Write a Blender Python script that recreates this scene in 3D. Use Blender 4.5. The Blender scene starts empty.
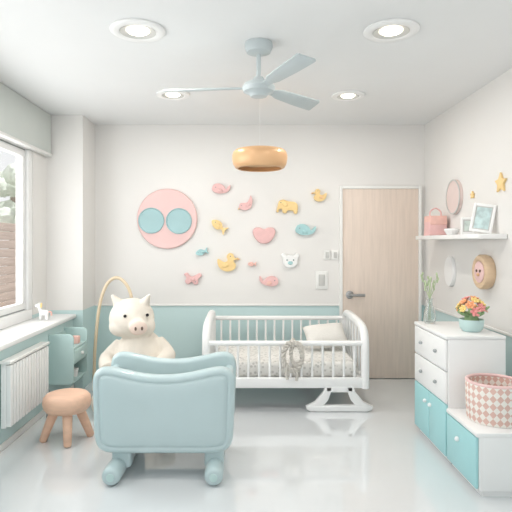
import bpy, bmesh, math, random
from mathutils import Vector, Matrix
random.seed(4)
scene = bpy.context.scene
COL = scene.collection
WL = {}

# ------------------------------------------------------------ materials
def lin(h):
    h = h.lstrip('#'); out = []
    for i in (0, 2, 4):
        c = int(h[i:i+2], 16)/255
        out.append(c/12.92 if c <= .04045 else ((c+.055)/1.055)**2.4)
    return out
def mul(c, k): return (min(c[0]*k, 1), min(c[1]*k, 1), min(c[2]*k, 1), 1)
def mat(name, h, rough=.5, metal=0, var=.03, scale=6, bump=0, bscale=60, coat=0, stretch=None, emis=0, trans=0, ior=1.45):
    m = bpy.data.materials.new(name); m.use_nodes = True
    nt = m.node_tree; b = nt.nodes['Principled BSDF']; c = lin(h)
    tc = nt.nodes.new('ShaderNodeTexCoord'); mp = nt.nodes.new('ShaderNodeMapping')
    nt.links.new(tc.outputs['Object'], mp.inputs[0])
    if stretch: mp.inputs['Scale'].default_value = stretch
    n = nt.nodes.new('ShaderNodeTexNoise'); n.inputs['Scale'].default_value = scale; n.inputs['Detail'].default_value = 4
    nt.links.new(mp.outputs[0], n.inputs['Vector'])
    r = nt.nodes.new('ShaderNodeValToRGB')
    r.color_ramp.elements[0].position = .3; r.color_ramp.elements[1].position = .7
    r.color_ramp.elements[0].color = mul(c, 1-var); r.color_ramp.elements[1].color = mul(c, 1+var)
    nt.links.new(n.outputs[0], r.inputs[0]); nt.links.new(r.outputs[0], b.inputs['Base Color'])
    b.inputs['Roughness'].default_value = rough; b.inputs['Metallic'].default_value = metal
    b.inputs['Coat Weight'].default_value = coat; b.inputs['IOR'].default_value = ior
    b.inputs['Transmission Weight'].default_value = trans
    if emis:
        b.inputs['Emission Color'].default_value = (*c, 1); b.inputs['Emission Strength'].default_value = emis
    if bump:
        n2 = nt.nodes.new('ShaderNodeTexNoise'); n2.inputs['Scale'].default_value = bscale; n2.inputs['Detail'].default_value = 3
        nt.links.new(mp.outputs[0], n2.inputs['Vector'])
        bp = nt.nodes.new('ShaderNodeBump'); bp.inputs['Strength'].default_value = bump; bp.inputs['Distance'].default_value = .01
        nt.links.new(n2.outputs[0], bp.inputs['Height']); nt.links.new(bp.outputs[0], b.inputs['Normal'])
    return m
def wall_mat():
    m = mat('wall_paint', 'E7E5E2', .6, var=.012, scale=2, bump=.03, bscale=150)
    nt = m.node_tree; b = nt.nodes['Principled BSDF']
    ramp = [n for n in nt.nodes if n.type == 'VALTORGB'][0]
    g = nt.nodes.new('ShaderNodeNewGeometry'); s = nt.nodes.new('ShaderNodeSeparateXYZ')
    nt.links.new(g.outputs['Position'], s.inputs[0])
    gt = nt.nodes.new('ShaderNodeMath'); gt.operation = 'GREATER_THAN'; gt.inputs[1].default_value = .773
    nt.links.new(s.outputs['Z'], gt.inputs[0])
    mx = nt.nodes.new('ShaderNodeMix'); mx.data_type = 'RGBA'
    nt.links.new(gt.outputs[0], mx.inputs[0]); mx.inputs[6].default_value = (*lin('C6DDDD'), 1)
    nt.links.new(ramp.outputs[0], mx.inputs[7]); nt.links.new(mx.outputs[2], b.inputs['Base Color'])
    return m
M = dict(
 wall=wall_mat(),
 ceil=mat('ceiling_paint', 'E8E9E9', .7, var=.01, scale=2),
 floor=mat('floor_resin', 'E0E3E5', .05, var=.02, scale=1.5, coat=1),
 white=mat('white_lacquer', 'F1F1F0', .35, var=.01),
 trimw=mat('white_trim', 'EDEDEA', .4, var=.01),
 teal=mat('soft_teal_plastic', 'BACDCF', .32, var=.015, coat=.4),
 teal2=mat('teal_lacquer', 'A8D9DC', .4, var=.02),
 tealcab=mat('teal_paint', 'BED7D5', .45, var=.02),
 tealdisc=mat('dusty_teal', 'A6C6C9', .5, var=.03),
 blind=mat('blind_fabric', 'D2D7D3', .8, var=.02, scale=3),
 doorwood=mat('pale_oak', 'E2D2C5', .5, var=.05, scale=5, stretch=(9, 9, .6)),
 stoolwood=mat('pinkish_wood', 'E7BEA4', .45, var=.06, scale=6, stretch=(1, 6, 6)),
 hoop=mat('cane_wood', 'E2D0B3', .5, var=.05),
 gold=mat('copper_tan_wood', 'E0B488', .36, metal=.15, var=.02, scale=3),
 palewood=mat('pale_wood', 'DFC3A3', .5, var=.06, scale=8, stretch=(1, 1, 6)),
 metal=mat('brushed_metal', 'A8A8A8', .3, metal=.9),
 fan=mat('fan_paint', 'BEC7C9', .4, var=.02),
 pink=mat('dusty_pink', 'EBC9C6', .6, var=.02),
 pink2=mat('rose_pink', 'E8BDBB', .6, var=.04, scale=20),
 coral=mat('coral_pink', 'EEC1B6', .6, var=.04, scale=20),
 yellow=mat('warm_yellow', 'F1D296', .6, var=.04, scale=20),
 aqua=mat('aqua', 'AAD1D3', .6, var=.04, scale=20),
 cream=mat('plush_cream', 'EBE3D7', .95, var=.02, scale=18, bump=.35, bscale=170),
 snout=mat('plush_pink', 'EAD5C8', .9, var=.03, bump=.3, bscale=170),
 black=mat('black_bead', '2A2626', .25),
 dark=mat('grey_dark', '7C8484', .5),
 brown=mat('dark_brown', '6E5A4C', .6),
 gasket=mat('gasket_grey', 'A3A8A8', .5),
 grey=mat('warm_grey', 'C6C6C3', .5),
 pillow=mat('pillow_cotton', 'E9E6E0', .9, var=.03, bump=.3, bscale=60),
 knit=mat('knit_yarn', 'D2CDC5', .95, var=.12, scale=60, bump=.9, bscale=120),
 orange=mat('flower_orange', 'F0AC80', .6, var=.12, scale=40),
 softor=mat('felt_orange', 'EEC596', .6, var=.06, scale=40),
 fpink=mat('flower_pink', 'EFA29E', .6, var=.12, scale=40),
 fyel=mat('flower_yellow', 'F2D68A', .6, var=.1, scale=40),
 leaf=mat('leaf_green', '8FAC7E', .6, var=.15, scale=20),
 palestem=mat('pale_stem', 'B7C6A2', .7, var=.1, scale=20),
 fence=mat('fence_wood', 'AE9B8F', .8, var=.12, scale=5, stretch=(1, .4, 6)),
 foliage=mat('foliage', 'DCE2D6', .9, var=.1, scale=8),
 bark=mat('bark', '9A8A7C', .9, var=.2),
 ground=mat('paving', 'C9C5BC', .9, var=.1, scale=3),
 lens=mat('lamp_lens', 'FFF4E2', .4, emis=5.0),
 glassy=mat('vase_glass', 'F4FAF9', .05, trans=.9),
)
def glass_mat():
    m = bpy.data.materials.new('window_glass'); m.use_nodes = True; nt = m.node_tree
    o = nt.nodes['Material Output']; nt.nodes.remove(nt.nodes['Principled BSDF'])
    t = nt.nodes.new('ShaderNodeBsdfTransparent'); g = nt.nodes.new('ShaderNodeBsdfGlossy'); g.inputs['Roughness'].default_value = .03
    mx = nt.nodes.new('ShaderNodeMixShader'); mx.inputs[0].default_value = .06
    nt.links.new(t.outputs[0], mx.inputs[1]); nt.links.new(g.outputs[0], mx.inputs[2]); nt.links.new(mx.outputs[0], o.inputs['Surface'])
    return m
M['glass'] = glass_mat()
def basket_mat():
    m = mat('woven_diamonds', 'F4EBE4', .8); nt = m.node_tree; b = nt.nodes['Principled BSDF']
    tc = nt.nodes.new('ShaderNodeTexCoord'); s = nt.nodes.new('ShaderNodeSeparateXYZ'); nt.links.new(tc.outputs['Object'], s.inputs[0])
    def mt(op, a, bb):
        n = nt.nodes.new('ShaderNodeMath'); n.operation = op
        for i, v in enumerate((a, bb)):
            if isinstance(v, (int, float)): n.inputs[i].default_value = v
            else: nt.links.new(v, n.inputs[i])
        return n.outputs[0]
    at = mt('ARCTAN2', s.outputs['Y'], s.outputs['X'])
    u = mt('MULTIPLY', at, 26/(2*math.pi)); v = mt('MULTIPLY', s.outputs['Z'], 22)
    cb = nt.nodes.new('ShaderNodeCombineXYZ')
    nt.links.new(mt('ADD', u, v), cb.inputs[0]); nt.links.new(mt('SUBTRACT', u, v), cb.inputs[1]); cb.inputs[2].default_value = .5
    ck = nt.nodes.new('ShaderNodeTexChecker'); ck.inputs['Scale'].default_value = 1
    ck.inputs['Color1'].default_value = (*lin('F1EBE4'), 1); ck.inputs['Color2'].default_value = (*lin('DDB9AD'), 1)
    nt.links.new(cb.outputs[0], ck.inputs['Vector']); nt.links.new(ck.outputs[0], b.inputs['Base Color'])
    return m
M['basket'] = basket_mat()
def bedding_mat():
    m = mat('floral_bedding', 'EDE8DF', .9); nt = m.node_tree; b = nt.nodes['Principled BSDF']
    tc = nt.nodes.new('ShaderNodeTexCoord'); v = nt.nodes.new('ShaderNodeTexVoronoi'); v.inputs['Scale'].default_value = 30
    nt.links.new(tc.outputs['Object'], v.inputs['Vector'])
    r = nt.nodes.new('ShaderNodeValToRGB'); e = r.color_ramp.elements
    e[0].position = .25; e[0].color = (*lin('CBC9C4'), 1); e[1].position = .42; e[1].color = (*lin('E9E7E2'), 1)
    nt.links.new(v.outputs['Distance'], r.inputs[0]); nt.links.new(r.outputs[0], b.inputs['Base Color'])
    return m
M['bed'] = bedding_mat()

# ------------------------------------------------------------ geometry helpers
def merge(bm, tmp):
    me = bpy.data.meshes.new('t'); tmp.to_mesh(me); tmp.free(); bm.from_mesh(me); bpy.data.meshes.remove(me)
def B(): return bmesh.new()
def box(bm, x0, x1, y0, y1, z0, z1, bev=0, seg=3):
    t = bmesh.new(); bmesh.ops.create_cube(t, size=1)
    for v in t.verts:
        v.co = Vector(((x0+x1)/2+v.co.x*(x1-x0), (y0+y1)/2+v.co.y*(y1-y0), (z0+z1)/2+v.co.z*(z1-z0)))
    if bev: bmesh.ops.bevel(t, geom=t.edges[:], offset=bev, segments=seg, affect='EDGES', profile=.5, clamp_overlap=True)
    merge(bm, t); return bm
def cyl(bm, p0, p1, r0, r1=None, seg=24, bev=0):
    if r1 is None: r1 = r0
    p0 = Vector(p0); p1 = Vector(p1); d = p1-p0
    t = bmesh.new(); bmesh.ops.create_cone(t, cap_ends=True, segments=seg, radius1=r0, radius2=r1, depth=d.length)
    if bev:
        ed = [e for e in t.edges if abs(e.verts[0].co.z-e.verts[1].co.z) < 1e-6]
        bmesh.ops.bevel(t, geom=ed, offset=bev, segments=3, affect='EDGES', profile=.5, clamp_overlap=True)
    q = d.to_track_quat('Z', 'Y').to_matrix().to_4x4()
    bmesh.ops.transform(t, matrix=Matrix.Translation((p0+p1)/2) @ q, verts=t.verts)
    merge(bm, t); return bm
def ball(bm, c, r, rot=None, u=20, v=14):
    if isinstance(r, (int, float)): r = (r, r, r)
    t = bmesh.new(); bmesh.ops.create_uvsphere(t, u_segments=u, v_segments=v, radius=1)
    mm = Matrix.Diagonal((*r, 1))
    if rot: mm = rot.to_4x4() @ mm
    bmesh.ops.transform(t, matrix=Matrix.Translation(c) @ mm, verts=t.verts)
    merge(bm, t); return bm
def RX(a): return Matrix.Rotation(a, 3, 'X')
def RY(a): return Matrix.Rotation(a, 3, 'Y')
def RZ(a): return Matrix.Rotation(a, 3, 'Z')
def lathe(bm, prof, c, seg=40, axis='Z', closed=False):
    t = bmesh.new(); rings = []
    for r, h in prof:
        ring = []
        for i in range(seg):
            a = 2*math.pi*i/seg
            ring.append(t.verts.new((max(r, 1e-5)*math.cos(a), max(r, 1e-5)*math.sin(a), h)))
        rings.append(ring)
    n = len(rings)
    for k in range(n if closed else n-1):
        A = rings[k]; C = rings[(k+1) % n]
        for i in range(seg): t.faces.new((A[i], A[(i+1) % seg], C[(i+1) % seg], C[i]))
    bmesh.ops.remove_doubles(t, verts=t.verts, dist=2e-5)
    bmesh.ops.recalc_face_normals(t, faces=t.faces)
    R = Matrix.Identity(4)
    if axis == 'X-': R = Matrix.Rotation(-math.pi/2, 4, 'Y')
    if axis == 'Y-': R = Matrix.Rotation(math.pi/2, 4, 'X')
    bmesh.ops.transform(t, matrix=Matrix.Translation(c) @ R, verts=t.verts)
    merge(bm, t); return bm
def smooth(pts, n=6, closed=True):
    pts = [Vector(p) for p in pts]; N = len(pts); out = []
    for i in range(N if closed else N-1):
        g = (lambda k: pts[k % N]) if closed else (lambda k: pts[max(0, min(N-1, k))])
        p0, p1, p2, p3 = g(i-1), g(i), g(i+1), g(i+2)
        for j in range(n):
            t = j/n
            out.append(.5*((2*p1)+(p2-p0)*t+(2*p0-5*p1+4*p2-p3)*t*t+(3*p1-p0-3*p2+p3)*t**3))
    if not closed: out.append(pts[-1])
    return out
def tube(bm, pts, r, seg=12, closed=False, flat=1):
    pts = [Vector(p) for p in pts]; N = len(pts); t = bmesh.new(); rings = []
    def tan(i):
        a = pts[(i+1) % N] if closed else pts[min(N-1, i+1)]; b = pts[(i-1) % N] if closed else pts[max(0, i-1)]
        return (a-b).normalized()
    T = tan(0); up = Vector((0, 0, 1)) if abs(T.z) < .9 else Vector((0, 1, 0))
    nrm = (up-T*up.dot(T)).normalized()
    for i in range(N):
        T = tan(i); nrm = (nrm-T*nrm.dot(T)).normalized(); bn = T.cross(nrm)
        rr = r[i] if isinstance(r, (list, tuple)) else r
        rings.append([t.verts.new(pts[i]+(nrm*math.cos(2*math.pi*k/seg)+bn*flat*math.sin(2*math.pi*k/seg))*rr) for k in range(seg)])
    for i in range(N if closed else N-1):
        A = rings[i]; C = rings[(i+1) % N]
        for k in range(seg): t.faces.new((A[k], A[(k+1) % seg], C[(k+1) % seg], C[k]))
    if not closed:
        t.faces.new(rings[0][::-1]); t.faces.new(rings[-1])
    bmesh.ops.recalc_face_normals(t, faces=t.faces)
    merge(bm, t); return bm
def prism(bm, pts, axis, a0, a1, bev=0, seg=3):
    t = bmesh.new()
    def mk(p, a):
        if axis == 'Y': return Vector((p[0], a, p[1]))
        if axis == 'X': return Vector((a, p[0], p[1]))
        return Vector((p[0], p[1], a))
    f = [t.verts.new(mk(p, a0)) for p in pts]; g = [t.verts.new(mk(p, a1)) for p in pts]; n = len(pts)
    t.faces.new(f); t.faces.new(g[::-1])
    for i in range(n): t.faces.new((f[i], g[i], g[(i+1) % n], f[(i+1) % n]))
    bmesh.ops.recalc_face_normals(t, faces=t.faces)
    if bev:
        s0 = set(f); s1 = set(g)
        ed = [e for e in t.edges if (e.verts[0] in s0) == (e.verts[1] in s0)]
        bmesh.ops.bevel(t, geom=ed, offset=bev, segments=seg, affect='EDGES', profile=.5, clamp_overlap=True)
    merge(bm, t); return bm
def xf(bm, mtx):
    bmesh.ops.transform(bm, matrix=mtx, verts=bm.verts); return bm

def thing(name, base, label=None, cat=None, group=None, kind=None):
    e = bpy.data.objects.new(name, None); e.empty_display_size = .05; e.location = base; COL.objects.link(e)
    WL[e.name] = Vector(base)
    tag(e, label, cat, group, kind); return e
def tag(o, label=None, cat=None, group=None, kind=None):
    if label: o['label'] = label
    if cat: o['category'] = cat
    if group: o['group'] = group
    if kind: o['kind'] = kind
def part(name, bm, m, parent=None, label=None, cat=None, group=None, kind=None, ang=40, sub=0, remesh=0, sm=6):
    me = bpy.data.meshes.new(name)
    lo = Vector((1e9,)*3); hi = Vector((-1e9,)*3)
    for v in bm.verts:
        for k in range(3): lo[k] = min(lo[k], v.co[k]); hi[k] = max(hi[k], v.co[k])
    c = (lo+hi)/2
    if parent is None: c.z = lo.z
    for v in bm.verts: v.co -= c
    bm.to_mesh(me); bm.free()
    me.polygons.foreach_set('use_smooth', [True]*len(me.polygons))
    if not remesh: me.set_sharp_from_angle(angle=math.radians(ang))
    mm = M[m] if isinstance(m, str) else m
    me.materials.append(mm)
    o = bpy.data.objects.new(name, me); COL.objects.link(o); WL[o.name] = c.copy()
    if parent is not None:
        o.parent = parent; o.location = c-WL[parent.name]
    else: o.location = c
    if sub:
        s = o.modifiers.new('sub', 'SUBSURF'); s.levels = sub; s.render_levels = sub
    if remesh:
        s = o.modifiers.new('rm', 'REMESH'); s.mode = 'VOXEL'; s.voxel_size = remesh; s.use_smooth_shade = True
        k = o.modifiers.new('sm', 'SMOOTH'); k.iterations = sm; k.factor = .6
    tag(o, label, cat, group, kind); return o

# ------------------------------------------------------------ room
H = 2.68; YB = 5.5; XR = 1.9; XL = -1.94; XS = -1.68; YF = -.6
part('floor', box(B(), -2.1, XR+.12, YF, YB+.12, -.1, 0), 'floor', kind='structure', label='glossy pale grey resin floor')
part('ceiling', box(B(), -2.1, XR+.12, YF, YB+.12, H, H+.1), 'ceil', kind='structure', label='plain off-white ceiling')
part('wall_back', box(B(), -2.1, XR+.12, YB, YB+.12, 0, H), 'wall', kind='structure', label='off-white wall with teal lower band')
part('wall_right', box(B(), XR, XR+.12, YF, YB, 0, H), 'wall', kind='structure', label='off-white side wall with teal lower band')
b = B()
box(b, -2.1, XS, YF, 5.08, 0, .70)
box(b, -2.1, XL, 4.76, 5.08, .70, H)
box(b, -2.1, XL, YF, 1.9, .70, H)
box(b, -2.1, XL, 1.9, 4.76, 2.34, H)
part('wall_left', b, 'wall', kind='structure', label='white window wall with teal lower part')
part('wall_corner', box(B(), -2.1, -1.585, 5.08, YB, 0, H), 'wall', kind='structure', label='white corner pillar')
part('trim_1', box(B(), -1.585, 1.0, YB-.014, YB, .765, .785, .004), 'trimw', kind='structure', label='white dado rail')
part('trim_2', box(B(), XR-.014, XR, YF, YB-.02, .765, .785, .004), 'trimw', kind='structure', label='white dado rail')
part('baseboard_back', box(B(), -1.58, .98, YB-.012, YB, 0, .04, .004), 'tealcab', kind='structure')
part('baseboard_left', box(B(), XS, XS+.012, YF, 5.078, 0, .05, .004), 'trimw', kind='structure')
part('trim_3', box(B(), -1.96, -1.645, YF, 5.078, .70, .74, .012), 'white', kind='structure', label='white windowsill')

# window
w = thing('window_1', (-2.0, 3.3, .74), label='white framed window', kind='structure')
b = B()
for (y0, y1, z0, z1) in ((1.9, 4.76, .74, .83), (1.9, 4.76, 2.27, 2.34), (1.9, 2.0, .83, 2.27), (4.66, 4.76, .83, 2.27), (3.19, 3.29, .83, 2.27)):
    box(b, -2.04, -1.945, y0, y1, z0, z1, .006)
for (y0, y1) in ((2.0, 3.19), (3.29, 4.66)):
    for (a0, a1, c0, c1) in ((y0+.012, y1-.012, .842, .90), (y0+.012, y1-.012, 2.20, 2.258), (y0+.012, y0+.07, .90, 2.20), (y1-.07, y1-.012, .90, 2.20)):
        box(b, -2.02, -1.965, a0, a1, c0, c1, .006)
part('window_frame', b, 'white', w)
b = B()
for (y0, y1) in ((2.0, 3.19), (3.29, 4.66)):
    for (a0, a1, c0, c1) in ((y0, y1, .83, .843), (y0, y1, 2.257, 2.27), (y0, y0+.013, .83, 2.27), (y1-.013, y1, .83, 2.27)):
        box(b, -2.01, -1.975, a0, a1, c0, c1)
part('window_gasket', b, 'gasket', w, label='grey gasket')
b = B()
for (y0, y1) in ((2.06, 3.13), (3.35, 4.60)): box(b, -2.0, -1.994, y0, y1, .89, 2.21)
part('window_pane', b, 'glass', w, label='clear glass')
# blind
w = thing('roller_blind', (-1.88, 3.4, 2.27), 'flat pale grey-green roller blind cassette above the window', 'blind')
part('blind_fabric', box(B(), -1.93, -1.885, 1.7, 5.06, 2.295, 2.675, .006), 'blind', w)
part('bottom_bar', box(B(), -1.935, -1.875, 1.7, 5.065, 2.27, 2.296, .008), 'trimw', w, label='white bottom bar')

# door
DX = -.02
d = thing('door_1', (1.444+DX, YB, 0), label='pale wood door in white frame', kind='structure')
part('door_panel', box(B(), 1.045+DX, 1.845+DX, YB-.03, YB-.001, .006, 2.0, .004), 'doorwood', d)
b = B()
box(b, 1.015+DX, 1.045+DX, YB-.045, YB-.001, 0, 2.03, .004); box(b, 1.845+DX, 1.875+DX, YB-.045, YB-.001, 0, 2.03, .004); box(b, 1.045+DX, 1.845+DX, YB-.045, YB-.001, 2.0, 2.03, .004)
part('door_frame', b, 'trimw', d)
b = B(); hx = 1.12+DX; cyl(b, (hx, YB-.03, .885), (hx, YB-.04, .885), .042, bev=.003)
cyl(b, (hx, YB-.04, .885), (hx, YB-.085, .885), .014); tube(b, smooth([(hx, YB-.08, .885), (hx+.035, YB-.085, .885), (hx+.15, YB-.085, .885)], 5, False), .015)
part('door_handle', b, 'metal', d, label='brushed metal lever handle')

# ------------------------------------------------------------ ceiling lights
for i, (x, y, r) in enumerate(((-.626, 3.04, .16), (.854, 3.04, .16), (-.604, 4.36, .14), (.87, 4.39, .14))):
    L = thing('ceiling_downlight', (x, y, H), 'round white recessed ceiling spotlight with glowing lens', 'ceiling light', group='ceiling downlights')
    part('trim_ring', lathe(B(), [(r, H-.001), (r, H-.008), (r*.96, H-.014), (r*.72, H-.018), (r*.66, H-.012), (r*.66, H-.001)], (x, y, 0), 48), 'white', L)
    part('reflector', lathe(B(), [(r*.655, H-.014), (r*.5, H-.004), (r*.36, H-.004)], (x, y, 0), 48), 'grey', L, label='grey reflector ring')
    part('lens', lathe(B(), [(0, H-.014), (r*.36, H-.014), (r*.42, H-.006)], (x, y, 0), 32), 'lens', L, label='glowing warm white lens')
    ld = bpy.data.lights.new('downlight_lamp', 'AREA'); ld.shape = 'DISK'; ld.size = .14; ld.energy = 8; ld.color = (1, .96, .9)
    lo = bpy.data.objects.new('downlight_lamp', ld); lo.location = (0, 0, -.03); lo.parent = L; COL.objects.link(lo)

# ceiling fan
fx, fy = .085, 3.24
F = thing('ceiling_fan', (fx, fy, H), 'pale blue-grey three-blade ceiling fan on a short rod', 'ceiling fan')
part('canopy', lathe(B(), [(0, H-.001), (.085, H-.001), (.088, H-.03), (.075, H-.06), (.03, H-.075), (0, H-.075)], (fx, fy, 0)), 'fan', F)
part('rod', cyl(B(), (fx, fy, H-.07), (fx, fy, 2.44), .014), 'fan', F)
part('motor_housing', lathe(B(), [(0, 2.47), (.03, 2.465), (.045, 2.44), (.09, 2.425), (.105, 2.40), (.095, 2.375), (.06, 2.36), (.05, 2.345), (0, 2.34)], (fx, fy, 0)), 'fan', F)
for a, pit in ((-66, -12), (47, -22), (174, -13)):
    b = B()
    out = [(.085, -.022), (.15, -.030), (.20, -.046), (.40, -.056), (.575, -.060), (.588, -.05), (.598, .045), (.588, .054), (.40, .052), (.20, .042), (.15, .028), (.085, .022)]
    prism(b, out, 'Z', -.006, .006, .004, 2)
    xf(b, Matrix.Translation((fx, fy, 2.40)) @ Matrix.Rotation(math.radians(a), 4, 'Z') @ Matrix.Rotation(math.radians(pit), 4, 'X'))
    part('fan_blade', b, 'fan', F)

# pendant
px, py = .125, 4.4
P = thing('pendant_lamp', (px, py, H), 'copper tan rounded drum pendant lamp on a thin wire', 'lamp')
part('wire', cyl(B(), (px, py, 2.2), (px, py, H-.001), .0012, seg=8), 'white', P)
part('lamp_shade', lathe(B(), [(.0, 2.226), (.17, 2.225), (.203, 2.218), (.224, 2.20), (.233, 2.17), (.233, 2.135), (.225, 2.095), (.208, 2.068), (.19, 2.058), (.183, 2.064), (.20, 2.078), (.212, 2.1), (.214, 2.15), (.21, 2.19), (.195, 2.2), (0, 2.205)], (px, py, 0), 64), 'gold', P, ang=70)
part('diffuser', lathe(B(), [(0, 2.11), (.205, 2.11), (.205, 2.10), (0, 2.095)], (px, py, 0)), mat('lamp_diffuser', 'E3BF94', .6), P, label='warm inner diffuser')

# ------------------------------------------------------------ wall decor, back wall
def bx(pxx): return (pxx-245)/94.5
def bz(pyy): return 1.44-(pyy-242)/94.5
D = thing('wall_disc', (-.82, YB, 1.68), 'large pink round wall plaque with two teal circles', 'wall decoration')
part('disc', lathe(B(), [(0, -.002), (.315, -.002), (.318, .02), (.308, .032), (0, .032)], (-.82, YB-.001, 1.685), 72, 'Y-'), 'pink', D)
for xx, r, zz in ((-.985, .128, 1.665), (-.695, .128, 1.66)):
    b = lathe(B(), [(0, .032), (r+.008, .032), (r+.008, .042), (r+.002, .045), (r-.005, .034), (0, .034)], (xx, YB-.001, zz), 48, 'Y-')
    part('circle_inset', b, 'tealdisc', D, label='grey-teal circle')

SH = {
 'bird': [(-.5, .08), (-.42, .22), (-.28, .3), (-.12, .22), (.08, .12), (.3, .2), (.5, .34), (.45, .08), (.3, -.12), (.08, -.27), (-.2, -.25), (-.38, -.1)],
 'whale': [(-.5, -.05), (-.42, .18), (-.15, .28), (.12, .2), (.3, .02), (.38, .15), (.5, .28), (.52, .08), (.42, -.1), (.2, -.22), (-.15, -.28), (-.42, -.2)],
 'duck': [(-.5, .2), (-.32, .26), (-.24, .44), (-.05, .47), (.06, .32), (.02, .12), (.2, .05), (.48, .2), (.48, -.08), (.3, -.32), (0, -.4), (-.3, -.3), (-.38, -.08), (-.27, .12)],
 'elephant': [(-.5, -.26), (-.46, 0), (-.4, .25), (-.2, .33), (.05, .27), (.35, .25), (.5, .1), (.5, -.26), (.36, -.3), (.28, -.18), (.04, -.18), (-.02, -.3), (-.18, -.3), (-.24, -.14), (-.36, -.14), (-.4, -.28)],
 'fish': [(-.5, 0), (-.3, .2), (0, .24), (.25, .08), (.5, .26), (.44, 0), (.5, -.26), (.25, -.08), (0, -.24), (-.3, -.2)],
 'tailfish': [(-.1, .1), (-.3, .3), (-.48, .22), (-.36, .04), (-.42, -.2), (-.26, -.34), (-.06, -.22), (.1, -.36), (.3, -.3), (.3, -.06), (.5, .12), (.38, .28), (.14, .16)],
 'heart': [(0, .26), (-.2, .33), (-.42, .3), (-.5, .12), (-.40, -.14), (-.2, -.34), (0, -.38), (.2, -.34), (.40, -.14), (.5, .12), (.42, .3), (.2, .33)],
 'head': [(-.42, .1), (-.5, .34), (-.34, .46), (-.2, .32), (0, .36), (.2, .32), (.34, .46), (.5, .34), (.42, .1), (.4, -.14), (.22, -.34), (0, -.38), (-.22, -.34), (-.4, -.14)],
}
def decor(kind, pxx, pyy, s, m, flip=1, rot=0, acc='white', cname='bird', lab=''):
    x, z = bx(pxx), bz(pyy)
    T = thing('wall_heart' if kind == 'heart' else 'wall_animal', (x, YB, z), lab, 'wall decoration', group='felt animals on the nursery wall')
    R = Matrix.Translation((x, 0, z)) @ Matrix.Rotation(math.radians(-rot), 4, 'Y') @ Matrix.Scale(flip, 4, (1, 0, 0))
    pts = [(p.x*s, p.y*s) for p in smooth(SH[kind], 5)]
    b = prism(B(), pts, 'Y', YB-.036, YB-.001, .011, 4); xf(b, R); bmesh.ops.recalc_face_normals(b, faces=b.faces)
    part('heart_body' if kind == 'heart' else 'animal_body', b, m, T)
    ey = YB-.037
    if kind == 'head':
        for sx in (-.18, .18):
            b = ball(B(), (sx*s, ey, .06*s), (.04*s, .004, .04*s)); xf(b, R); part('eye', b, 'dark', T)
        b = ball(B(), (0, ey, -.1*s), (.14*s, .010, .1*s)); xf(b, R); part('nose', b, acc, T)
    elif kind != 'heart':
        e = {'bird': (-.3, .16), 'whale': (-.3, .04), 'duck': (-.12, .33), 'elephant': (-.32, .18), 'fish': (-.28, .05), 'tailfish': (.16, -.2)}[kind]
        b = ball(B(), (e[0]*s, ey, e[1]*s), (.026*s, .004, .026*s)); xf(b, R); part('eye', b, 'dark', T)
        wpos = {'bird': (.05, -.02), 'whale': (0, -.1), 'duck': (.12, -.12), 'elephant': (-.12, .1), 'fish': (.02, 0), 'tailfish': (0, -.05)}[kind]
        b = ball(B(), (wpos[0]*s, ey, wpos[1]*s), (.15*s, .009, .10*s), RY(.3)); xf(b, R); part('wing' if kind in ('bird', 'duck') else 'ear' if kind == 'elephant' else 'fin', b, acc, T)
        if kind in ('duck', 'bird'):
            b = B()
            bp = (-.5, .2) if kind == 'duck' else (-.52, .1)
            prism(b, [(bp[0]*s-.1*s, bp[1]*s-.02*s), (bp[0]*s+.06*s, bp[1]*s+.07*s), (bp[0]*s+.06*s, bp[1]*s-.07*s)], 'Y', YB-.02, YB-.002); xf(b, R)
            bmesh.ops.recalc_face_normals(b, faces=b.faces); part('beak', b, 'softor', T)
decor('whale', 221, 189, .185, 'pink2', 1, -8, 'pink2', lab='rose pink felt whale on the wall')
decor('bird', 247, 205, .175, 'pink2', 1, 35, 'pink2', lab='rose pink felt bird flying upward')
decor('elephant', 287, 207, .22, 'yellow', 1, -4, 'yellow', lab='yellow felt elephant beside the pink bird')
decor('duck', 319, 196, .15, 'yellow', 1, 0, 'softor', lab='small yellow felt duck with orange wing')
decor('fish', 219, 226, .185, 'yellow', 1, -38, 'yellow', lab='yellow felt fish diving down')
decor('heart', 264, 235, .24, 'pink2', 1, 0, 'pink', lab='rose pink felt heart on the wall')
decor('whale', 305, 230, .205, 'aqua', 1, -10, 'aqua', lab='aqua felt whale on the wall')
decor('fish', 202, 252, .13, 'aqua', 1, 15, 'aqua', lab='small aqua felt fish')
decor('duck', 228, 263, .22, 'yellow', -1, 0, 'yellow', lab='yellow felt duck sitting')
decor('tailfish', 193, 278, .19, 'pink2', 1, 0, 'pink2', lab='rose pink felt fish with wide fins')
decor('fish', 252, 264, .09, 'coral', 1, 0, 'coral', lab='tiny coral felt fish')
decor('head', 290, 261, .19, 'white', 1, 0, 'aqua', lab='white felt bear face with aqua nose')
decor('whale', 269, 281, .195, 'pink2', -1, 0, 'coral', lab='rose pink felt whale near the dado rail')
# switches
def plate(name, x, z, wd, hh, lab):
    T = thing(name, (x, YB, z), lab, 'light switch')
    part('plate', box(B(), x-wd/2, x+wd/2, YB-.012, YB-.001, z-hh/2, z+hh/2, .004), 'trimw', T)
    part('rocker', box(B(), x-wd/4, x+wd/4, YB-.018, YB-.011, z-hh/3.2, z+hh/3.2, .003), 'grey', T)
plate('light_switch', bx(321.5), bz(280), .13, .19, 'white wall switch plate beside the door')
plate('light_switch', bx(327), bz(255), .07, .10, 'small white switch plate beside the door')
plate('light_switch', bx(335), bz(255), .07, .10, 'small white switch plate beside the door')

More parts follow.
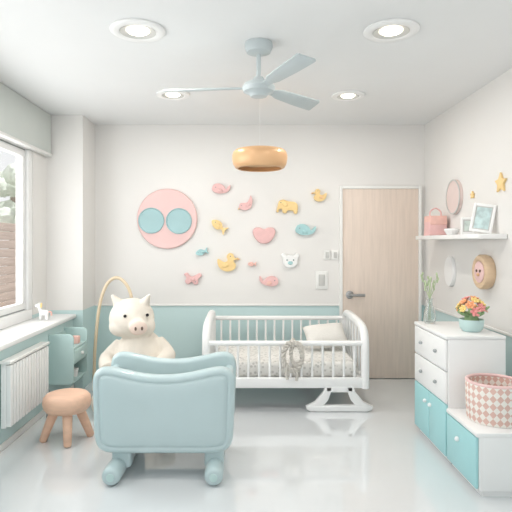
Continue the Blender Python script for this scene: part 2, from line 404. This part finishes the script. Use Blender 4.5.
# ------------------------------------------------------------ right wall decor
def rnd(name, y, z, prof, m, lab, extra=None, sy=1, closed=False):
    T = thing(name, (XR, y, z), lab, 'wall decoration')
    b = lathe(B(), prof, (XR-.001, y, z), 56, 'X-', closed)
    if sy != 1: xf(b, Matrix.Translation((0, y, 0)) @ Matrix.Scale(sy, 4, (0, 1, 0)) @ Matrix.Translation((0, -y, 0)))
    part('plaque', b, m, T); return T
T = rnd('wall_plaque', 4.68, 1.845, [(0, 0), (.155, 0), (.157, .02), (.15, .028), (0, .028)], mat('mauve_plaque', 'DFCDC8', .6), 'round dusty pink plaque above the wall shelf')
part('plaque_rim', lathe(B(), [(.145, .028), (.157, .028), (.157, .034), (.145, .034)], (XR-.001, 4.68, 1.845), 56, 'X-', closed=True), 'grey', T)
T = rnd('wall_plaque', 4.78, 1.17, [(0, 0), (.14, 0), (.14, .02), (.132, .03), (0, .03)], 'white', 'white oval plaque below the wall shelf', sy=.75)
T = rnd('round_wall_toy', 4.06, 1.206, [(.0, 0), (.128, 0), (.136, .02), (.136, .06), (.126, .072), (.095, .074), (.088, .068), (0, .066)], 'palewood', 'thick round pale wood disc with face details on the wall')
part('face', lathe(B(), [(0, .066), (.082, .068), (.084, .073), (.078, .076), (0, .077)], (XR-.001, 4.06, 1.206), 40, 'X-'), 'pink', T, label='pale pink face')
b = B(); ball(b, (XR-.080, 4.09, 1.215), (.006, .012, .012)); part('eye', b, 'brown', T, label='dark brown eye')
b = B(); ball(b, (XR-.080, 4.03, 1.215), (.006, .012, .012)); part('eye', b, 'brown', T, label='dark brown eye')
b = B(); ball(b, (XR-.082, 4.06, 1.185), (.008, .022, .013)); part('nose', b, 'gold', T, label='tan nose')
def star(y0, z0, rr, lab):
    T = thing('wall_star', (XR, y0, z0), lab, 'wall decoration')
    sp = []
    for i in range(10):
        a = math.pi/2+i*math.pi/5; r = rr if i % 2 == 0 else rr*.5
        sp.append((y0+r*math.cos(a)*1.1, z0+r*math.sin(a)))
    part('star_body', prism(B(), sp, 'X', XR-.02, XR-.001, .003), 'yellow', T)
star(3.84, 1.876, .078, 'yellow star on the wall above the shelf')
star(4.32, 1.83, .032, 'tiny yellow star on the wall above the shelf')

# shelf
T = thing('wall_shelf', (XR, 4.4, 1.455), 'white floating wall shelf', 'shelf')
part('board', box(B(), 1.69, XR-.001, 3.76, 5.16, 1.463, 1.50, .006), 'white', T)
SZ = 1.501
T = thing('small_handbag', (1.79, 4.88, SZ), 'small boxy pink handbag with a curved handle', 'bag')
b = B(); prism(b, [(1.70, SZ), (1.872, SZ), (1.862, SZ+.175), (1.712, SZ+.175)], 'Y', 4.80, 4.96, .012); part('bag_body', b, 'pink2', T)
b = B(); prism(b, [(1.708, SZ+.10), (1.866, SZ+.10), (1.864, SZ+.182), (1.71, SZ+.182)], 'Y', 4.792, 4.968, .008); part('bag_flap', b, 'coral', T)
part('handle', tube(B(), smooth([(1.735, 4.88, SZ+.175), (1.74, 4.88, SZ+.225), (1.787, 4.88, SZ+.255), (1.835, 4.88, SZ+.225), (1.84, 4.88, SZ+.175)], 5, False), .007), 'pink2', T)
T = thing('trinket_bowl', (1.79, 4.50, SZ), 'small white ceramic bowl on the shelf', 'bowl')
part('bowl', lathe(B(), [(0, SZ), (.04, SZ), (.065, SZ+.04), (.06, SZ+.055), (.05, SZ+.04), (0, SZ+.02)], (1.79, 4.50, 0)), 'white', T)
def frame(x, y, wd, hh, az, roll, mpic, lab):
    T = thing('picture_frame', (x, y, SZ), lab, 'picture frame')
    lift = wd/2*abs(math.sin(roll))
    R = Matrix.Translation((x, y, SZ+lift)) @ Matrix.Rotation(az, 4, 'Z') @ Matrix.Rotation(-.15, 4, 'X') @ Matrix.Rotation(roll, 4, 'Y')
    b = B(); f = .02
    box(b, -wd/2, -wd/2+f, -.01, .01, 0, hh, .003); box(b, wd/2-f, wd/2, -.01, .01, 0, hh, .003)
    box(b, -wd/2+f, wd/2-f, -.01, .01, 0, f, .003); box(b, -wd/2+f, wd/2-f, -.01, .01, hh-f, hh, .003)
    part('frame_border', xf(b, R), 'white', T)
    b = box(B(), -wd/2+f, wd/2-f, -.004, .006, f, hh-f); part('mat_board', xf(b, R), 'grey', T)
    b = box(B(), -wd/2+f*1.4, wd/2-f*1.4, -.006, -.0045, f*1.4, hh-f*1.4); part('picture', xf(b, R), mpic, T, label='soft teal picture')
M['print'] = mat('teal_print', 'BFD3D3', .6, var=.2, scale=25)
frame(1.785, 3.95, .16, .22, -.55, .16, 'print', 'white framed soft teal picture tilted on the shelf')
frame(1.80, 4.20, .11, .14, -.45, 0, mat('pale_print', 'C9D5CF', .6, var=.15, scale=25), 'small white frame with a pale print')

# ------------------------------------------------------------ chest of drawers & low cabinet
X0 = 1.32
C = thing('chest_of_drawers', (1.5, 3.68, 0), 'white chest with two drawers and turquoise lower doors', 'chest of drawers')
b = B(); box(b, X0, 1.69, 3.37, 4.0, .035, .806, .003); box(b, X0-.018, 1.692, 3.368, 4.003, .806, .83, .005); box(b, X0+.02, 1.66, 3.39, 3.98, 0, .035)
part('cabinet_body', b, 'white', C)
for z0, z1 in ((.60, .80), (.388, .592)):
    dr = part('drawer', box(B(), X0-.018, X0-.001, 3.38, 3.992, z0, z1, .005), 'white', C)
    for yy in (3.54, 3.83):
        part('knob', ball(B(), (X0-.028, yy, (z0+z1)/2), (.013, .013, .013)), 'gasket', dr, label='pale grey round knob')
for y0, y1, ky in ((3.38, 3.682, 3.64), (3.690, 3.992, 3.74)):
    dr = part('cabinet_door', box(B(), X0-.018, X0-.001, y0, y1, .045, .38, .005), 'teal2', C, label='turquoise cabinet door')
    part('knob', ball(B(), (X0-.028, ky, .30), .014), 'white', dr, label='white round knob')
C = thing('low_cabinet', (1.6, 3.16, 0), 'low white cabinet with one turquoise door', 'cabinet')
b = B(); box(b, X0, 1.88, 2.925, 3.366, .035, .340, .003); box(b, X0-.018, 1.882, 2.922, 3.366, .340, .364, .005); box(b, X0+.02, 1.86, 2.94, 3.36, 0, .035)
part('cabinet_body', b, 'white', C)
dr = part('cabinet_door', box(B(), X0-.018, X0-.001, 2.935, 3.358, .045, .333, .005), 'teal2', C, label='turquoise cabinet door')
part('knob', ball(B(), (X0-.028, 3.17, .24), .015), 'white', dr, label='white round knob')

# basket
bxx, byy = 1.51, 3.15
T = thing('storage_basket', (bxx, byy, .365), 'round woven basket with pink and cream diamonds', 'basket')
prof = [(0, .365), (.148, .365), (.157, .38), (.162, .50), (.163, .59), (.158, .602), (.15, .596), (.149, .5), (.143, .40), (0, .38)]
part('basket_body', lathe(B(), prof, (bxx, byy, 0), 56), 'basket', T)
part('basket_rim', lathe(B(), [(.152+.01*math.cos(a*math.pi/6)+.002, .598+.01*math.sin(a*math.pi/6)) for a in range(12)], (bxx, byy, 0), 56, closed=True), 'pink', T, label='pale pink bound rim')

# flower pot
fx2, fy2, fz = 1.55, 3.56, .831
T = thing('potted_flowers', (fx2, fy2, fz), 'teal pot with orange, pink and yellow flowers', 'flowers')
part('pot', lathe(B(), [(0, fz), (.055, fz), (.075, fz+.02), (.082, fz+.075), (.078, fz+.082), (.072, fz+.075), (.06, fz+.05), (0, fz+.05)], (fx2, fy2, 0)), 'tealcab', T)
b = B()
for i in range(16):
    a = i*2.4; rr = .075+.02*(i % 3)
    d3 = Vector((math.cos(a), math.sin(a), .5+.3*(i % 2)))
    ball(b, Vector((fx2, fy2, fz+.085))+d3*rr*.75, (.038, .016, .01), d3.to_track_quat('X', 'Z').to_matrix(), 10, 8)
cyl(b, (fx2, fy2, fz+.05), (fx2, fy2, fz+.13), .05, .04, 12)
part('foliage', b, 'leaf', T)
fm = ['orange', 'fpink', 'fyel', 'fpink', 'orange', 'fyel', 'coral']
for i in range(17):
    a = i*2.39996; q = math.sqrt((i+.5)/17); th = q*1.35
    dv = Vector((math.sin(th)*math.cos(a), math.sin(th)*math.sin(a), math.cos(th)))
    c = Vector((fx2, fy2, fz+.11))+Vector((dv.x*.095, dv.y*.095, dv.z*.12))
    Rm = dv.to_track_quat('Z', 'Y').to_matrix(); b = B(); s = random.uniform(.022, .030)
    for k in range(6):
        an = k*math.pi/3; off = Rm @ Vector((math.cos(an)*s*.7, math.sin(an)*s*.7, 0))
        ball(b, c+off, (s*.62, s*.42, s*.28), Rm @ RZ(an) @ RY(-.5), 8, 6)
    ball(b, c+dv*s*.15, s*.42, None, 8, 6)
    part('flower', b, fm[i % 7], T)
# vase
vx, vy, vz = 1.385, 3.90, .831
T = thing('glass_vase', (vx, vy, vz), 'slim clear glass vase with pale green stems', 'vase')
part('vase_body', lathe(B(), [(0, vz), (.038, vz), (.045, vz+.03), (.04, vz+.09), (.022, vz+.14), (.02, vz+.17), (.027, vz+.185), (.024, vz+.186), (.016, vz+.17), (.018, vz+.14), (.034, vz+.09), (.038, vz+.03), (.03, vz+.01), (0, vz+.01)], (vx, vy, 0)), 'glassy', T)
for i in range(6):
    a = i*1.05+.3; sp_ = .035+.012*(i % 3); hh = .31+.03*(i % 3)
    b = B(); top = (vx+math.cos(a)*sp_, vy+math.sin(a)*sp_, vz+hh)
    tube(b, smooth([(vx+math.cos(a+2)*.01, vy+math.sin(a+2)*.01, vz+.02), (vx, vy, vz+.17), (vx+math.cos(a)*sp_*.5, vy+math.sin(a)*sp_*.5, vz+.25), top], 4, False), .0028, 6)
    for k in range(4):
        ball(b, Vector(top)+Vector((random.uniform(-.008, .008), random.uniform(-.008, .008), -k*.018)), (.007, .007, .013), None, 8, 6)
    part('stem', b, 'palestem', T)

# ------------------------------------------------------------ crib
CX0, CX1, CYF, CYB = -.33, 1.02, 4.42, 5.28
C = thing('baby_crib', (.345, 4.85, 0), 'white slatted baby crib with rounded ends on rocker feet', 'crib')
for nm, X in (('headboard', CX0), ('footboard', CX1)):
    pr = smooth([(CYF, .20), (CYF-.003, .38), (CYF, .55), (CYF+.02, .63), (CYF+.08, .69), (CYF+.22, .718), (4.9, .73), (CYB-.10, .73), (CYB-.02, .69), (CYB, .60), (CYB, .38), (CYB, .20)], 5, False)
    b = B(); tube(b, [(X, p.x, p.y) for p in pr], .035, 18, flat=1)
    box(b, X-.028, X+.028, CYF, CYB, .195, .29, .02)
    o = part(nm, b, 'white', C)
    for k in range(6):
        y = CYF+.11+k*.128
        zt = .70 if k > 0 else .67
        part('slat', box(B(), X-.01, X+.01, y-.016, y+.016, .27, zt, .006), 'white', o)
part('rail', tube(B(), [(CX0, CYF, .58), (CX1, CYF, .58)], .022, 14), 'white', C)
part('rail', tube(B(), [(CX0, CYB, .67), (CX1, CYB, .67)], .022, 14), 'white', C)
for y in (CYF, CYB):
    part('bottom_rail', box(B(), CX0, CX1, y-.022, y+.022, .20, .292, .014), 'white', C)
part('bed_base', box(B(), CX0+.02, CX1-.02, CYF+.02, CYB-.02, .245, .275), 'white', C)
for y, zt in ((CYF, .57), (CYB, .66)):
    for k in range(14):
        x = CX0+.09+k*(CX1-CX0-.18)/13
        part('slat', cyl(B(), (x, y, .28), (x, y, zt), .0105, seg=12), 'white', C)
for xc, hw in ((-.36, .20), (.80, .285)):
    for y in (CYF, CYB-.02):
        b = B()
        for s in (-1, 1):
            prism(b, [(xc+s*.06, .215), (xc+s*.12, .215), (xc+s*.135, .17), (xc+s*hw*.72, .085), (xc+s*hw*.98, .05), (xc+s*hw*.95, .03), (xc+s*hw*.50, .045), (xc+s*hw*.34, .10), (xc+s*.075, .155)], 'Y', y-.024, y+.024, .008)
        box(b, xc-.12, xc+.12, y-.024, y+.024, .165, .222, .014)
        prism(b, [(xc-hw, .05), (xc-hw*.97, .022), (xc-hw*.85, .003), (xc+hw*.85, .003), (xc+hw*.97, .022), (xc+hw, .05), (xc+hw*.8, .058), (xc-hw*.8, .058)], 'Y', y-.026, y+.026, .01)
        part('rocker_foot', b, 'white', C)
# mattress
part('crib_mattress', box(B(), CX0+.055, CX1-.055, CYF+.045, CYB-.045, .277, .41, .035, 4), 'bed', None, 'white mattress with grey floral print inside the crib', 'mattress')
# pillow
def pil(u, v): return max(0, (1-abs(u)**3)*(1-abs(v)**3))**.55
b2 = B()
for sgn in (1, -1):
    t = bmesh.new(); bmesh.ops.create_grid(t, x_segments=18, y_segments=18, size=1)
    for v in t.verts:
        u, w_ = v.co.x, v.co.y
        v.co = Vector((u*.20*(1-.06*(1-abs(w_))), w_*.13*(1-.06*(1-abs(u))), sgn*.08*pil(u, w_)))
    merge(b2, t)
bmesh.ops.remove_doubles(b2, verts=b2.verts, dist=.0005); bmesh.ops.recalc_face_normals(b2, faces=b2.faces)
xf(b2, Matrix.Translation((.77, 4.98, .545)) @ Matrix.Rotation(.72, 4, 'X') @ Matrix.Rotation(.12, 4, 'Z'))
part('pillow', b2, 'pillow', None, 'cream cotton pillow propped in the crib', 'pillow', ang=80)
# knitted garland on rail
b = B(); kx, ky = .40, CYF-.06
def twist(cx, w_, h_, zc, r, n=1, ph=0):
    for s in range(2):
        pts = []
        for i in range(72):
            a = 2*math.pi*i/72; tw = a*9+s*math.pi
            rr = 1+.13*math.cos(tw)
            pts.append((cx+w_*rr*math.cos(a), ky+.013*math.sin(tw), zc+h_*rr*math.sin(a)))
        tube(b, pts, r, 8, True)
twist(kx, .078, .115, .48, .0125); twist(kx+.035, .05, .09, .50, .0105)
tube(b, smooth([(kx-.05, ky-.01, .40), (kx-.055, ky-.012, .34), (kx-.045, ky-.01, .29)], 5, False), .012)
tube(b, smooth([(kx+.02, ky-.01, .38), (kx+.035, ky-.012, .33), (kx+.03, ky-.01, .28)], 5, False), .012)
tube(b, smooth([(kx-.02, ky-.01, .575), (kx, CYF-.015, .614), (kx+.02, CYF+.03, .605)], 5, False), .011)
part('knitted_garland', b, 'knit', None, 'greige knotted yarn garland hanging over the crib rail', 'garland')

# ------------------------------------------------------------ bassinet (teal cot)
bc = -.497
half = [(0, .148), (-.20, .148), (-.31, .150), (-.375, .166), (-.412, .205), (-.426, .27), (-.430, .38), (-.434, .50), (-.436, .585), (-.420, .643), (-.378, .672), (-.318, .674), (-.23, .656), (-.118, .634), (0, .626)]
outl = half + [(-x, z) for x, z in half[-2:0:-1]]
def panel_pts(inset=0):
    pts = smooth(outl, 4)
    if inset:
        n = len(pts); res = []
        for i in range(n):
            t = (pts[(i+1) % n]-pts[i-1]).normalized(); nn = Vector((t.y, -t.x))
            res.append(pts[i]+nn*inset)
        pts = res
    return [(bc+p.x, p.y) for p in pts]
YA, YZ = 3.15, 3.67
C = thing('bassinet', (bc, 3.4, 0), 'rounded soft grey-blue plastic bassinet on roller feet', 'bassinet')
def fat_panel(y0, y1, dirn):
    m = bmesh.new(); rings = []
    th = y1-y0; yc = (y0+y1)/2; k_ = th/.068
    prof = []
    for k in range(13):
        a = -math.pi/2+math.pi*k/12
        prof.append((.030*(1-math.cos(a)), .034*math.sin(a)))
    prof += [(.038, .033), (.043, .029), (.047, .029), (.052, .034)]
    for ins, o_ in prof: rings.append([(x, o_, z) for x, z in panel_pts(ins)])
    last = rings[-1]; cx_, cz_ = bc, .40
    for f, o_ in ((.94, .036), (.8, .038), (.6, .040), (.35, .041)):
        rings.append([(cx_+(x-cx_)*f, o_, cz_+(z-cz_)*f) for x, _, z in last])
    first = rings[0]; pre = []
    for f in (.3, .7): pre.append([(cx_+(x-cx_)*f, -.034, cz_+(z-cz_)*f) for x, _, z in first])
    rings = pre+rings
    V = [[m.verts.new((x, yc+dirn*o_*k_, z)) for x, o_, z in R] for R in rings]
    n = len(V[0])
    for A, D_ in zip(V[:-1], V[1:]):
        for i in range(n): m.faces.new((A[i], A[(i+1) % n], D_[(i+1) % n], D_[i]))
    for R, o_ in ((V[0], -.034), (V[-1], .041)):
        c0 = m.verts.new((cx_, yc+dirn*o_*k_, cz_))
        for i in range(n): m.faces.new((R[i], R[(i+1) % n], c0))
    bmesh.ops.recalc_face_normals(m, faces=m.faces)
    return m
part('front_panel', fat_panel(YA, YA+.085, -1), 'teal', C, ang=80)
part('back_panel', fat_panel(YZ-.085, YZ, 1), 'teal', C, ang=80)
for s in (-1, 1):
    b = B(); x = bc+s*.388
    prism(b, [(YA+.03, .20), (YZ-.03, .20), (YZ-.03, .56), (3.5, .55), (3.4, .545), (3.3, .55), (YA+.03, .56)], 'X', x-.026, x+.026, .01)
    tube(b, smooth([(x, YA+.04, .575), (x, 3.28, .558), (x, 3.41, .552), (x, 3.54, .558), (x, YZ-.04, .575)], 5, False), .03, 16)
    part('side_panel', b, 'teal', C)
part('tub_base', box(B(), bc-.375, bc+.375, YA+.03, YZ-.03, .165, .23, .01), 'teal', C)
for s, xx in ((-1, -.79), (1, -.185)):
    xb_ = xx+.03 if s < 0 else xx-.005
    b = B(); tube(b, [(xx, YA-.105, .058), (xx, YA-.10, .058), (xx, YA-.085, .058), (xx, YA-.05, .058), (xb_, YZ+.0, .058)], [.035, .046, .054, .057, .055], 28)
    for y in (YA+.04, YZ-.10):
        box(b, xb_-.06, xb_+.06, y, y+.10, .05, .18, .02)
    part('runner_foot', b, 'teal', C, ang=60)
    part('end_cap', cyl(B(), (xx, YA-.110, .058), (xx, YA-.09, .058), .024, bev=.004), 'tealcab', C, label='pale round end cap')
part('bassinet_mattress', box(B(), bc-.34, bc+.34, YA+.095, YZ-.095, .232, .32, .03, 4), 'pillow', None, 'cream padded mattress in the bassinet', 'mattress')

# ------------------------------------------------------------ stool
sx, sy = -1.30, 3.80
S = thing('wooden_stool', (sx, sy, 0), 'small round pinkish wood stool with splayed legs', 'stool')
part('seat', lathe(B(), [(0, .338), (.11, .339), (.145, .333), (.166, .31), (.172, .275), (.165, .24), (.145, .215), (0, .213)], (sx, sy, 0), 48), 'stoolwood', S, ang=60)
for i in range(4):
    a = math.radians(20+90*i); c_, s_ = math.cos(a), math.sin(a)
    b = tube(B(), [(sx+c_*.08, sy+s_*.08, .225), (sx+c_*.12, sy+s_*.12, .13), (sx+c_*.165, sy+s_*.165, .012), (sx+c_*.168, sy+s_*.168, .002)], [.036, .033, .027, .02], 16)
    part('leg', b, 'stoolwood', S)

# ------------------------------------------------------------ radiator
R_ = thing('radiator', (-1.63, 3.86, .14), 'white panel radiator with vertical ribs', 'radiator')
b = B(); box(b, -1.66, -1.625, 3.53, 4.22, .17, .61, .006)
n = 14
for i in range(n):
    y = 3.55+i*(.65/(n-1)); box(b, -1.628, -1.59, y-.018, y+.018, .18, .60, .008)
part('radiator_body', b, 'white', R_)
part('top_grille', box(B(), -1.665, -1.588, 3.52, 4.23, .61, .63, .004), 'trimw', R_)
b = B(); cyl(b, (-1.62, 4.225, .22), (-1.62, 4.27, .22), .018); cyl(b, (-1.62, 4.26, .2), (-1.62, 4.26, 0), .009)
part('valve', b, 'metal', R_)
part('bracket', box(B(), -1.68, -1.66, 3.6, 3.64, .3, .4), 'trimw', R_)

# wall cabinet teal
W = thing('wall_cabinet', (-1.56, 4.55, .26), 'small boxy teal cabinet with a drawer and open shelves', 'cabinet')
b = B(); xa, xb, ya, yb = -1.678, -1.465, 4.44, 4.84
def rc(x0, x1, z0, z1, r): 
    o = [(x0, z0)]
    o += [(x1-r+r*math.sin(t*math.pi/8), z0+r-r*math.cos(t*math.pi/8)) for t in range(5)]
    o += [(x1-r+r*math.cos(t*math.pi/8), z1-r+r*math.sin(t*math.pi/8)) for t in range(5)]
    return o+[(x0, z1)]
prism(b, rc(xa, xb, .22, .65, .04), 'Y', ya, ya+.018, .004); prism(b, rc(xa, xb, .22, .65, .04), 'Y', yb-.018, yb, .004)
box(b, xa, xa+.015, ya+.018, yb-.018, .22, .62)
for z in (.225, .385, .51): box(b, xa, xb-.008, ya+.018, yb-.018, z, z+.014)
part('cabinet_body', b, 'tealcab', W)
dr = part('drawer', box(B(), xa+.02, xb+.004, ya+.022, yb-.022, .402, .507, .006), 'tealcab', W)
part('knob', ball(B(), (xb+.014, 4.64, .455), .015), 'white', dr, label='white knob')
T = thing('toy_pot', (-1.54, 4.65, .24), 'small white pot on the teal cabinet shelf', 'pot')
part('pot_body', lathe(B(), [(0, .24), (.04, .24), (.05, .31), (.045, .315), (.04, .30), (0, .28)], (-1.54, 4.65, 0)), 'white', T)
T = thing('toy_block', (-1.53, 4.70, .525), 'small cream toy block on the cabinet top shelf', 'toy')
part('block_body', box(B(), -1.57, -1.50, 4.67, 4.74, .5245, .59, .008), 'coral', T)

# ------------------------------------------------------------ plush pig
px0, py0 = -.94, 4.68
Pg = thing('plush_pig', (px0, py0, 0), 'large cream plush pig sitting on the floor', 'plush toy')
b = B()
ball(b, (px0, py0-.02, .34), (.245, .24, .33)); ball(b, (px0-.01, py0, .50), (.17, .16, .17))
hc = Vector((-1.0, 4.60, .765))
ball(b, hc, (.20, .185, .182)); ball(b, hc+Vector((.10, -.19, -.045)), (.085, .10, .068))
ball(b, hc+Vector((-.08, -.07, -.06)), (.105, .09, .09)); ball(b, hc+Vector((.13, -.04, -.06)), (.085, .09, .09))
for s in (-1, 1):
    cyl(b, hc+Vector((s*.105, -.02, .12)), hc+Vector((s*.165, -.055, .215)), .058, .012, 20)
    ball(b, (px0+s*.18, py0-.27, .12), (.11, .21, .115), RZ(s*.25)); ball(b, (px0+s*.225, py0-.43, .125), (.095, .06, .12))
tube(b, smooth([(px0-.17, py0-.02, .53), (px0-.265, py0-.12, .42), (px0-.21, py0-.31, .36)], 5, False), [.062]*5+[.07]*5+[.07], 16)
tube(b, smooth([(px0+.16, py0-.02, .55), (px0+.265, py0-.12, .45), (px0+.20, py0-.33, .39)], 5, False), [.062]*5+[.07]*5+[.07], 16)
part('pig_body', b, 'cream', Pg, remesh=.011, sm=4)
part('snout', ball(B(), hc+Vector((.115, -.285, -.04)), (.075, .030, .058), RZ(.3)), 'snout', Pg, label='cream pink snout')
for s in (-1, 1):
    part('nostril', ball(B(), hc+Vector((.124+s*.025, -.311+s*.007, -.04)), (.010, .006, .016)), 'brown', Pg)
for dx, dy in ((-.02, -.180), (.158, -.115)):
    part('eye', ball(B(), hc+Vector((dx, dy, .045)), .014), 'black', Pg)
# arch
hp = smooth([(-1.455, .0), (-1.45, .2), (-1.44, .45), (-1.40, .82), (-1.335, 1.02), (-1.25, 1.095), (-1.165, 1.06), (-1.10, .94), (-1.07, .7), (-1.06, .4), (-1.06, 0)], 6, False)
part('cane_arch', tube(B(), [(p.x, 5.0, max(p.y, .014)) for p in hp], .016, 12), 'hoop', None, 'tall bent pale wood arch standing behind the plush pig', 'arch')

# toy on sill
ux, uy, uz = -1.80, 4.66, .741
U = thing('toy_pony', (ux, uy, uz), 'tiny white toy pony with yellow mane on the windowsill', 'toy')
b = B(); ball(b, (ux, uy, uz+.065), (.045, .028, .028)); 
for dx in (-.028, .028):
    for dy in (-.015, .015): cyl(b, (ux+dx, uy+dy, uz+.002), (ux+dx*.9, uy+dy*.8, uz+.06), .011, .013, 12)
cyl(b, (ux-.03, uy, uz+.07), (ux-.045, uy, uz+.125), .018, .014, 14); ball(b, (ux-.058, uy-.003, uz+.13), (.027, .017, .017), RY(-.4))
for dy in (-.01, .01): ball(b, (ux-.042, uy+dy, uz+.15), (.005, .004, .012))
part('pony_body', b, 'white', U, remesh=.004, sm=4)
b = B(); ball(b, (ux-.032, uy, uz+.12), (.012, .012, .035), RY(.3)); part('mane', b, 'yellow', U, label='yellow mane')
b = B(); tube(b, smooth([(ux+.042, uy, uz+.075), (ux+.062, uy, uz+.07), (ux+.066, uy, uz+.04)], 4, False), .008); part('tail', b, 'coral', U, label='pink tail')

# ------------------------------------------------------------ outside
part('ground', box(B(), -14, -2.2, -3, 24, -.25, -.15), 'ground', kind='structure', label='pale paved yard outside')
b = B()
for k in range(13): box(b, -4.03, -4.0, 3, 16, -.12+k*.145, .018+k*.145, .003)
for k in range(8): box(b, -4.1, -4.03, 3.2+k*1.7, 3.3+k*1.7, -.15, 1.8)
part('garden_fence', b, 'fence', None, 'brown horizontal board garden fence outside the window', 'fence')
Tr = thing('garden_tree', (-7.6, 17, -.15), 'pale green leafy tree beyond the fence', 'tree')
part('trunk', tube(B(), [(-7.6, 17, -.15), (-7.55, 17, 1.5), (-7.6, 17.1, 3)], [.2, .15, .1]), 'bark', Tr)
b = B()
for i in range(46):
    c = (-7.6+random.uniform(-1.0, 1.0), 17+random.uniform(-1.4, 1.4), 2.9+random.uniform(-1.0, .8))
    ball(b, c, random.uniform(.2, .36), None, 10, 8)
for v in b.verts: v.co += Vector((random.uniform(-.04, .04), random.uniform(-.04, .04), random.uniform(-.04, .04)))
part('leaves', b, 'foliage', Tr, kind='stuff')

# ------------------------------------------------------------ light & camera
wd = bpy.data.worlds.new('World'); scene.world = wd; wd.use_nodes = True
bg = wd.node_tree.nodes['Background']; bg.inputs[0].default_value = (.975, .988, 1, 1); bg.inputs[1].default_value = .95
def area(name, loc, rot, sx_, sy_, e, col=(1, 1, 1)):
    l = bpy.data.lights.new(name, 'AREA'); l.shape = 'RECTANGLE'; l.size = sx_; l.size_y = sy_; l.energy = e; l.color = col
    o = bpy.data.objects.new(name, l); o.location = loc; o.rotation_euler = rot; COL.objects.link(o); return o
area('window_daylight', (-2.12, 3.3, 1.55), (0, -math.pi/2, 0), 1.4, 2.7, 46, (.98, .99, 1))
area('added_fill_light', (0, -.55, 1.6), (math.pi/2+.15, 0, 0), 3.2, 1.8, 17, (1, .99, .98))  # added soft fill, unseen behind the camera, no fixture of the room
sl = bpy.data.lights.new('sun', 'SUN'); sl.energy = 3; sl.angle = .05; so = bpy.data.objects.new('sun', sl); COL.objects.link(so)
so.rotation_euler = Vector((.45, .1, 1)).to_track_quat('Z', 'Y').to_euler(); so.location = (5, 5, 8)

cam = bpy.data.cameras.new('camera'); co = bpy.data.objects.new('camera', cam); COL.objects.link(co)
co.location = (0, 0, 1.44); co.rotation_euler = (math.pi/2, 0, 0)
cam.sensor_width = 36; cam.lens = 520/512*36; cam.shift_x = 11/512; cam.shift_y = -14/512; cam.clip_start = .05
scene.camera = co
scene.view_settings.view_transform = 'Standard'
